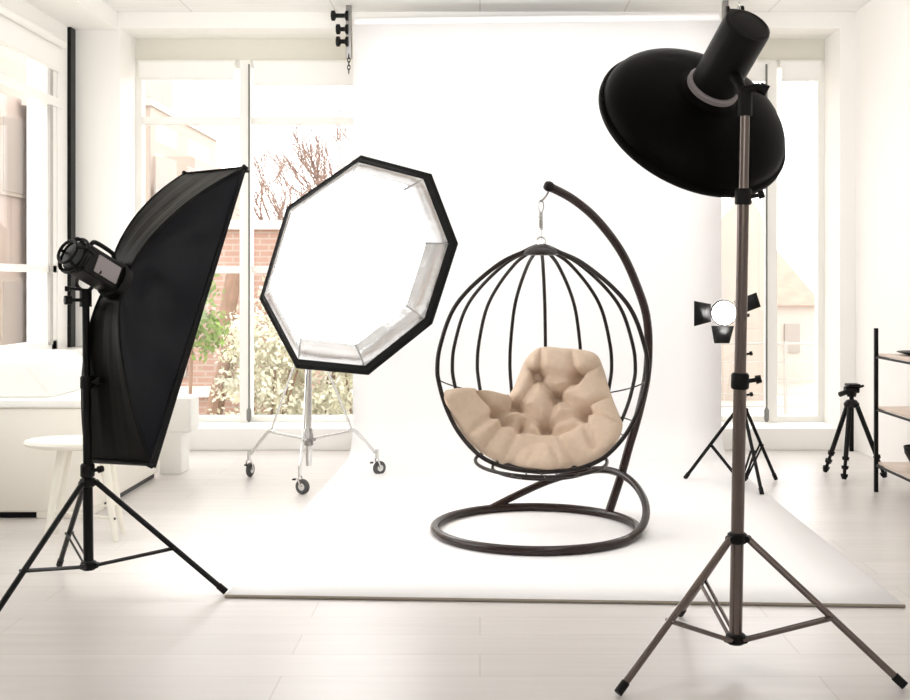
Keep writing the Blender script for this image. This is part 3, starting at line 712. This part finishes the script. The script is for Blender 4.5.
# ------------------------------------------------------------------ outside
GZ = -.9
b = B(); box(b, (-45, YW+.35, GZ-.2), (40, 70, GZ)); box(b, (-45, -5, GZ-.2), (XL-.6, YW+.35, GZ)); tag(obj('ground', b, 'ground'), 'pale paved ground outside the studio', 'ground', kind='structure')
def building(name, label, lo, hi, m, wins, face='S', roof=None):
    t = thing(name, label, 'building', ((lo[0]+hi[0])/2, lo[1], lo[2]))
    b = B(); box(b, lo, hi); obj('wall', b, m, t)
    for (a, z, w, h) in wins:
        b = B()
        if face == 'S': box(b, (a, lo[1]-.05, z), (a+w, lo[1]+.02, z+h))
        else: box(b, (hi[0]-.02, a, z), (hi[0]+.05, a+w, z+h))
        f = obj('window', b, 'tower', t)
        b = B()
        if face == 'S': box(b, (a+.08, lo[1]-.07, z+.08), (a+w-.08, lo[1]-.04, z+h-.08))
        else: box(b, (hi[0]+.04, a+.08, z+.08), (hi[0]+.07, a+w-.08, z+h-.08))
        obj('pane', b, 'panes', f)
    return t
# peach block with rounded right end
t = thing('apartment_building', 'pale peach apartment block with stepped top seen over the softbox', 'building', (-7, 24, GZ))
b = B(); box(b, (-9.6, 24, GZ), (-7.0, 30, 5.15)); box(b, (-7.0, 24.2, GZ), (-6.1, 30, 4.1)); lathe(b, [(1.35, 0), (1.35, 4.45), (1.1, 4.6)], (-6.7, 26, GZ), (0, 0, 1), 28); obj('wall', b, 'peach', t)
b = B(); box(b, (-9.7, 23.9, 5.15), (-6.95, 30.1, 5.3)); obj('roof_slab', b, 'palewall', t)
for z in (.6, 2.6):
    b = B(); box(b, (-6.9, 23.95, z), (-6.4, 24.05, z+.9)); obj('window', b, 'panes', t)
# long pink building seen in the left wall window
building('long_pink_building', 'tall pale pink building beyond the left wall window', (-18, 14, GZ), (-9.8, 36, 9.5), 'pink', [(20+3.0*k, z, 1.3, 1.7) for k in range(5) for z in (-.2, 3.2)], 'E')
# brick outbuilding
t = thing('brick_building', 'low red brick building behind the ivy and bare tree', 'building', (-3.4, 15, GZ))
b = B(); box(b, (-5.3, 15, GZ), (-2.35, 17, 2.15)); obj('wall', b, 'brick', t)
b = B(); box(b, (-5.35, 14.93, -.12), (-2.3, 15.02, .02)); obj('ledge', b, 'ledge', t)
b = B(); box(b, (-5.4, 14.9, 2.1), (-2.3, 17.1, 2.22)); obj('coping', b, 'ledge', t)
for x in (-4.05, -3.15):
    b = B(); box(b, (x, 14.96, .15), (x+.16, 15.05, .75)); obj('window', b, 'panes', t)
# trunk and bare crown
def bare_tree(name, base, h, spread, m, label, seed, depth=5, r0=.11, lean=(0, 0)):
    rnd = random.Random(seed); t = thing(name, label, 'tree', base)
    bt, bb = B(), B()
    def grow(p, d, L, r, k):
        q = p+d*L*.5+Vector((rnd.uniform(-1, 1), rnd.uniform(-1, 1), 0))*L*.06; e = p+d*L
        tube(bt if k == 0 else bb, [p, q, e], [r, r*.85, r*.7], seg=6 if k < 3 else 4)
        if k >= depth: return
        for i in range(5 if k == 0 else 3):
            ax_ = Vector((rnd.uniform(-1, 1), rnd.uniform(-1, 1), rnd.uniform(-.3, .3))).normalized()
            nd = (Matrix.Rotation(R(rnd.uniform(18, 48)*spread), 3, ax_) @ d)
            nd = (nd+Vector((0, 0, .12))).normalized()
            grow(e if i else p+d*L*.8, nd, L*(rnd.uniform(.34, .46) if k == 0 else rnd.uniform(.66, .84)), r*.62, k+1)
    grow(Vector(base), Vector((lean[0], lean[1], 1)).normalized(), h*.30, r0, 0)
    obj('trunk', bt, m, t); obj('branches', bb, m, t); return t
bare_tree('bare_tree', (-2.95, 17.6, GZ), 6.4, 1.0, 'bark', 'bare reddish tree with fine branches above the octagonal softbox', 3, 6, .075, (.04, 0))
bare_tree('bare_tree', (-2.3, 19.5, GZ), 8.2, .8, 'bark', 'pale bare tree with thin twigs behind the larger bare tree', 11, 5, .07, (.02, 0))
b = B(); tube(b, catmull([at(212, 425, 13.6), at(219, 390, 13.6), at(229, 352, 13.7), at(228, 310, 13.8), at(236, 270, 13.9)], 6), [.11, .11, .10]+[.09]*30 if False else .10, seg=10)
tt = obj('young_trunk', b, 'barkl'); tag(tt, 'leaning brown tree trunk in front of the brick building', 'tree trunk')
def leaves(bm, pts, n_, sz, rnd, spread):
    for _ in range(n_):
        c = rnd.choice(pts)+Vector((rnd.gauss(0, spread[0]), rnd.gauss(0, spread[1]), rnd.gauss(0, spread[2])))
        a = Vector((rnd.uniform(-1, 1), rnd.uniform(-1, 1), rnd.uniform(-1, 1))).normalized(); c2 = a.orthogonal().normalized(); s = sz*rnd.uniform(.6, 1.3)
        v = [bm.verts.new(x) for x in (c-a*s, c-c2*s*.5, c+a*s, c+c2*s*.5)]; bm.faces.new(v)
rnd = random.Random(5)
iv = thing('ivy_plant', 'bright green climbing plant between softbox and back window mullion', 'plant', (-3.1, 12.6, GZ))
b = B(); pts = [at(196+rnd.uniform(-8, 14)*(1 if y < 345 else .5), y, 12.6) for y in range(268, 352, 3)]+[at(214, y, 12.6) for y in range(318, 350, 4)]
leaves(b, pts, 520, .045, rnd, (.07, .10, .07)); o = obj('foliage', b, 'leaf', iv); o['kind'] = 'stuff'
b = B(); tube(b, catmull([(-3.3, 12.65, GZ), (-3.25, 12.65, 0), at(192, 330, 12.65), at(190, 268, 12.65)], 6), .02, seg=8); obj('stem', b, 'barkl', iv)
for k, (px, Y, w_k, hz, lab) in enumerate(((270, 13.5, .55, .95, 'left'), (318, 14.2, .75, 1.25, 'middle'), (366, 13.4, .7, 1.0, 'right'))):
    base = Vector(((px-480)/F*Y, Y, GZ))
    t = thing('pale_shrub', 'pale olive shrub outside the back window, %s of three behind the chrome stand' % lab, 'shrub', base)
    b = B(); pts = [base+Vector((rnd.uniform(-w_k, w_k)*.8, rnd.uniform(-.3, .3), rnd.uniform(.1, hz+.9))) for _ in range(60)]
    leaves(b, pts, 5200, .042, rnd, (.12, .12, .11)); obj('foliage', b, 'shrub', t)
    b = B()
    for j in range(4): tube(b, [base+Vector((rnd.uniform(-.1, .1), 0, 0)), base+Vector((rnd.uniform(-.4, .4), 0, hz+.3))], .015, seg=6)
    obj('stem', b, 'barkl', t)
# right side
t = thing('gabled_house', 'tall beige gabled house behind the spotlight', 'building', (5.3, 22, GZ))
b = B(); x0, xm, x1, y0, y1 = 4.2, 5.2, 5.55, 22, 28
vs = [(x0, GZ), (x1, GZ), (x1, 2.6), (xm, 3.15), (x0, 2.15)]
va = [b.verts.new((x, y0, z)) for x, z in vs]; vb = [b.verts.new((x, y1, z)) for x, z in vs]
b.faces.new(va); b.faces.new(vb[::-1])
for i in range(5): b.faces.new((va[i], vb[i], vb[(i+1) % 5], va[(i+1) % 5]))
obj('wall', b, 'tower', t)
b = B(); box(b, (4.5, 21.95, .9), (4.8, 22.02, 1.5)); obj('window', b, 'panes', t)
t = thing('red_roof_house', 'house with terracotta red roof outside the right back window', 'building', (7.5, 26, GZ))
b = B(); box(b, (5.9, 26, GZ), (7.75, 31, .88)); obj('wall', b, 'palewall', t)
b = B(); va = [b.verts.new(v) for v in ((5.8, 25.8, .88), (7.85, 25.8, .88), (7.1, 27.6, 2.38), (5.8, 27.6, 2.38))]; vb = [b.verts.new(v) for v in ((5.8, 31, .88), (7.85, 31, .88), (7.1, 29.2, 2.38), (5.8, 29.2, 2.38))]
b.faces.new(va); b.faces.new(vb[::-1])
for i in range(4): b.faces.new((va[i], vb[i], vb[(i+1) % 4], va[(i+1) % 4]))
obj('roof', b, 'roof', t)
for x in (6.3, 7.0): b = B(); box(b, (x, 25.95, -.2), (x+.35, 26.02, .45)); obj('window', b, 'panes', t)
t = thing('balcony_railing', 'thin grey balcony railing outside the right back window', 'railing', (2.8, 11, GZ))
for z in (.80, .62, .455, .31, .19, .06): b = B(); tube(b, [(1.5, 11, z), (4.2, 11, z)], .012 if z > .7 else .007, seg=8); obj('rail', b, 'rail', t)
for x in (1.75, 2.975, 4.1): b = B(); box(b, (x-.015, 10.985, -.3), (x+.015, 11.015, .82)); obj('post', b, 'rail', t)
b = B(); box(b, (1.2, YW+.2, -.4), (4.4, 11.15, -.12)); tag(obj('balcony_slab', b, 'ledge'), 'pale balcony slab under the grey railing', 'balcony', kind='structure')

# ------------------------------------------------------------------ light
def area(name, loc, tgt, sx, sy, power, col=(1, 1, 1), shape='RECTANGLE', spread=None):
    l = bpy.data.lights.new(name, 'AREA'); l.shape = shape; l.size = sx; l.size_y = sy; l.energy = power; l.color = col
    if spread: l.spread = R(spread)
    o = bpy.data.objects.new(name, l); C.objects.link(o); o.location = loc
    o.rotation_euler = (Vector(tgt)-Vector(loc)).to_track_quat('-Z', 'Y').to_euler(); return o
area('rear_fill', (-.1, -1.5, 1.9), (-.1, 5, 1.6), 6.2, 3.3, 8, (1, 1, 1))  # added fill from behind the camera, where the wall has no window
nD = nz(-.27, .736, -.621)
area('up_fill', (0, 6.2, 2.9), (0, 7.6, 3.75), 3.5, .5, 46, (1, 1, 1))  # unseen fill, added to brighten the ceiling near the back wall
area('ceiling_panel', (.6, 7.0, 3.6), (.6, 7.8, 0), 4.5, 1.6, 21, (1, 1, 1))  # fill added out of view overhead to brighten backdrop and floor
area('bounce_fill', (0, -.6, 2.3), (0, 4.5, 3.65), 2.4, .8, 22, (1, 1, 1))  # added fill behind the camera, thrown up onto the ceiling
area('dish_lamp', DC+nD*.0-nD*.02, DC+nD*2, .6, .6, 10, (1, 1, 1), 'DISK')
area('left_window_daylight', (XL-.3, 5.6, 2.1), (0, 6.0, 1.2), 3.2, 2.3, 15, (1, 1, 1))
wd_ = bpy.data.worlds.new('World'); bpy.context.scene.world = wd_; wd_.use_nodes = True
bg = wd_.node_tree.nodes['Background']; bg.inputs[0].default_value = (1, .992, .98, 1); bg.inputs[1].default_value = 3.8

# ------------------------------------------------------------------ camera
cd = bpy.data.cameras.new('camera'); cd.sensor_width = 36; cd.lens = F/910*36
cd.shift_x = -(480-455)/910; cd.shift_y = -(350-283)/910; cd.clip_end = 200
cam = bpy.data.objects.new('camera', cd); C.objects.link(cam); cam.location = (0, 0, H); cam.rotation_euler = (R(90), 0, 0)
sc = bpy.context.scene; sc.camera = cam
sc.view_settings.view_transform = 'Standard'; sc.view_settings.look = 'None'; sc.view_settings.gamma = 1; sc.view_settings.exposure = .03
sc.cycles.max_bounces = 10; sc.cycles.diffuse_bounces = 6; sc.cycles.transparent_max_bounces = 12
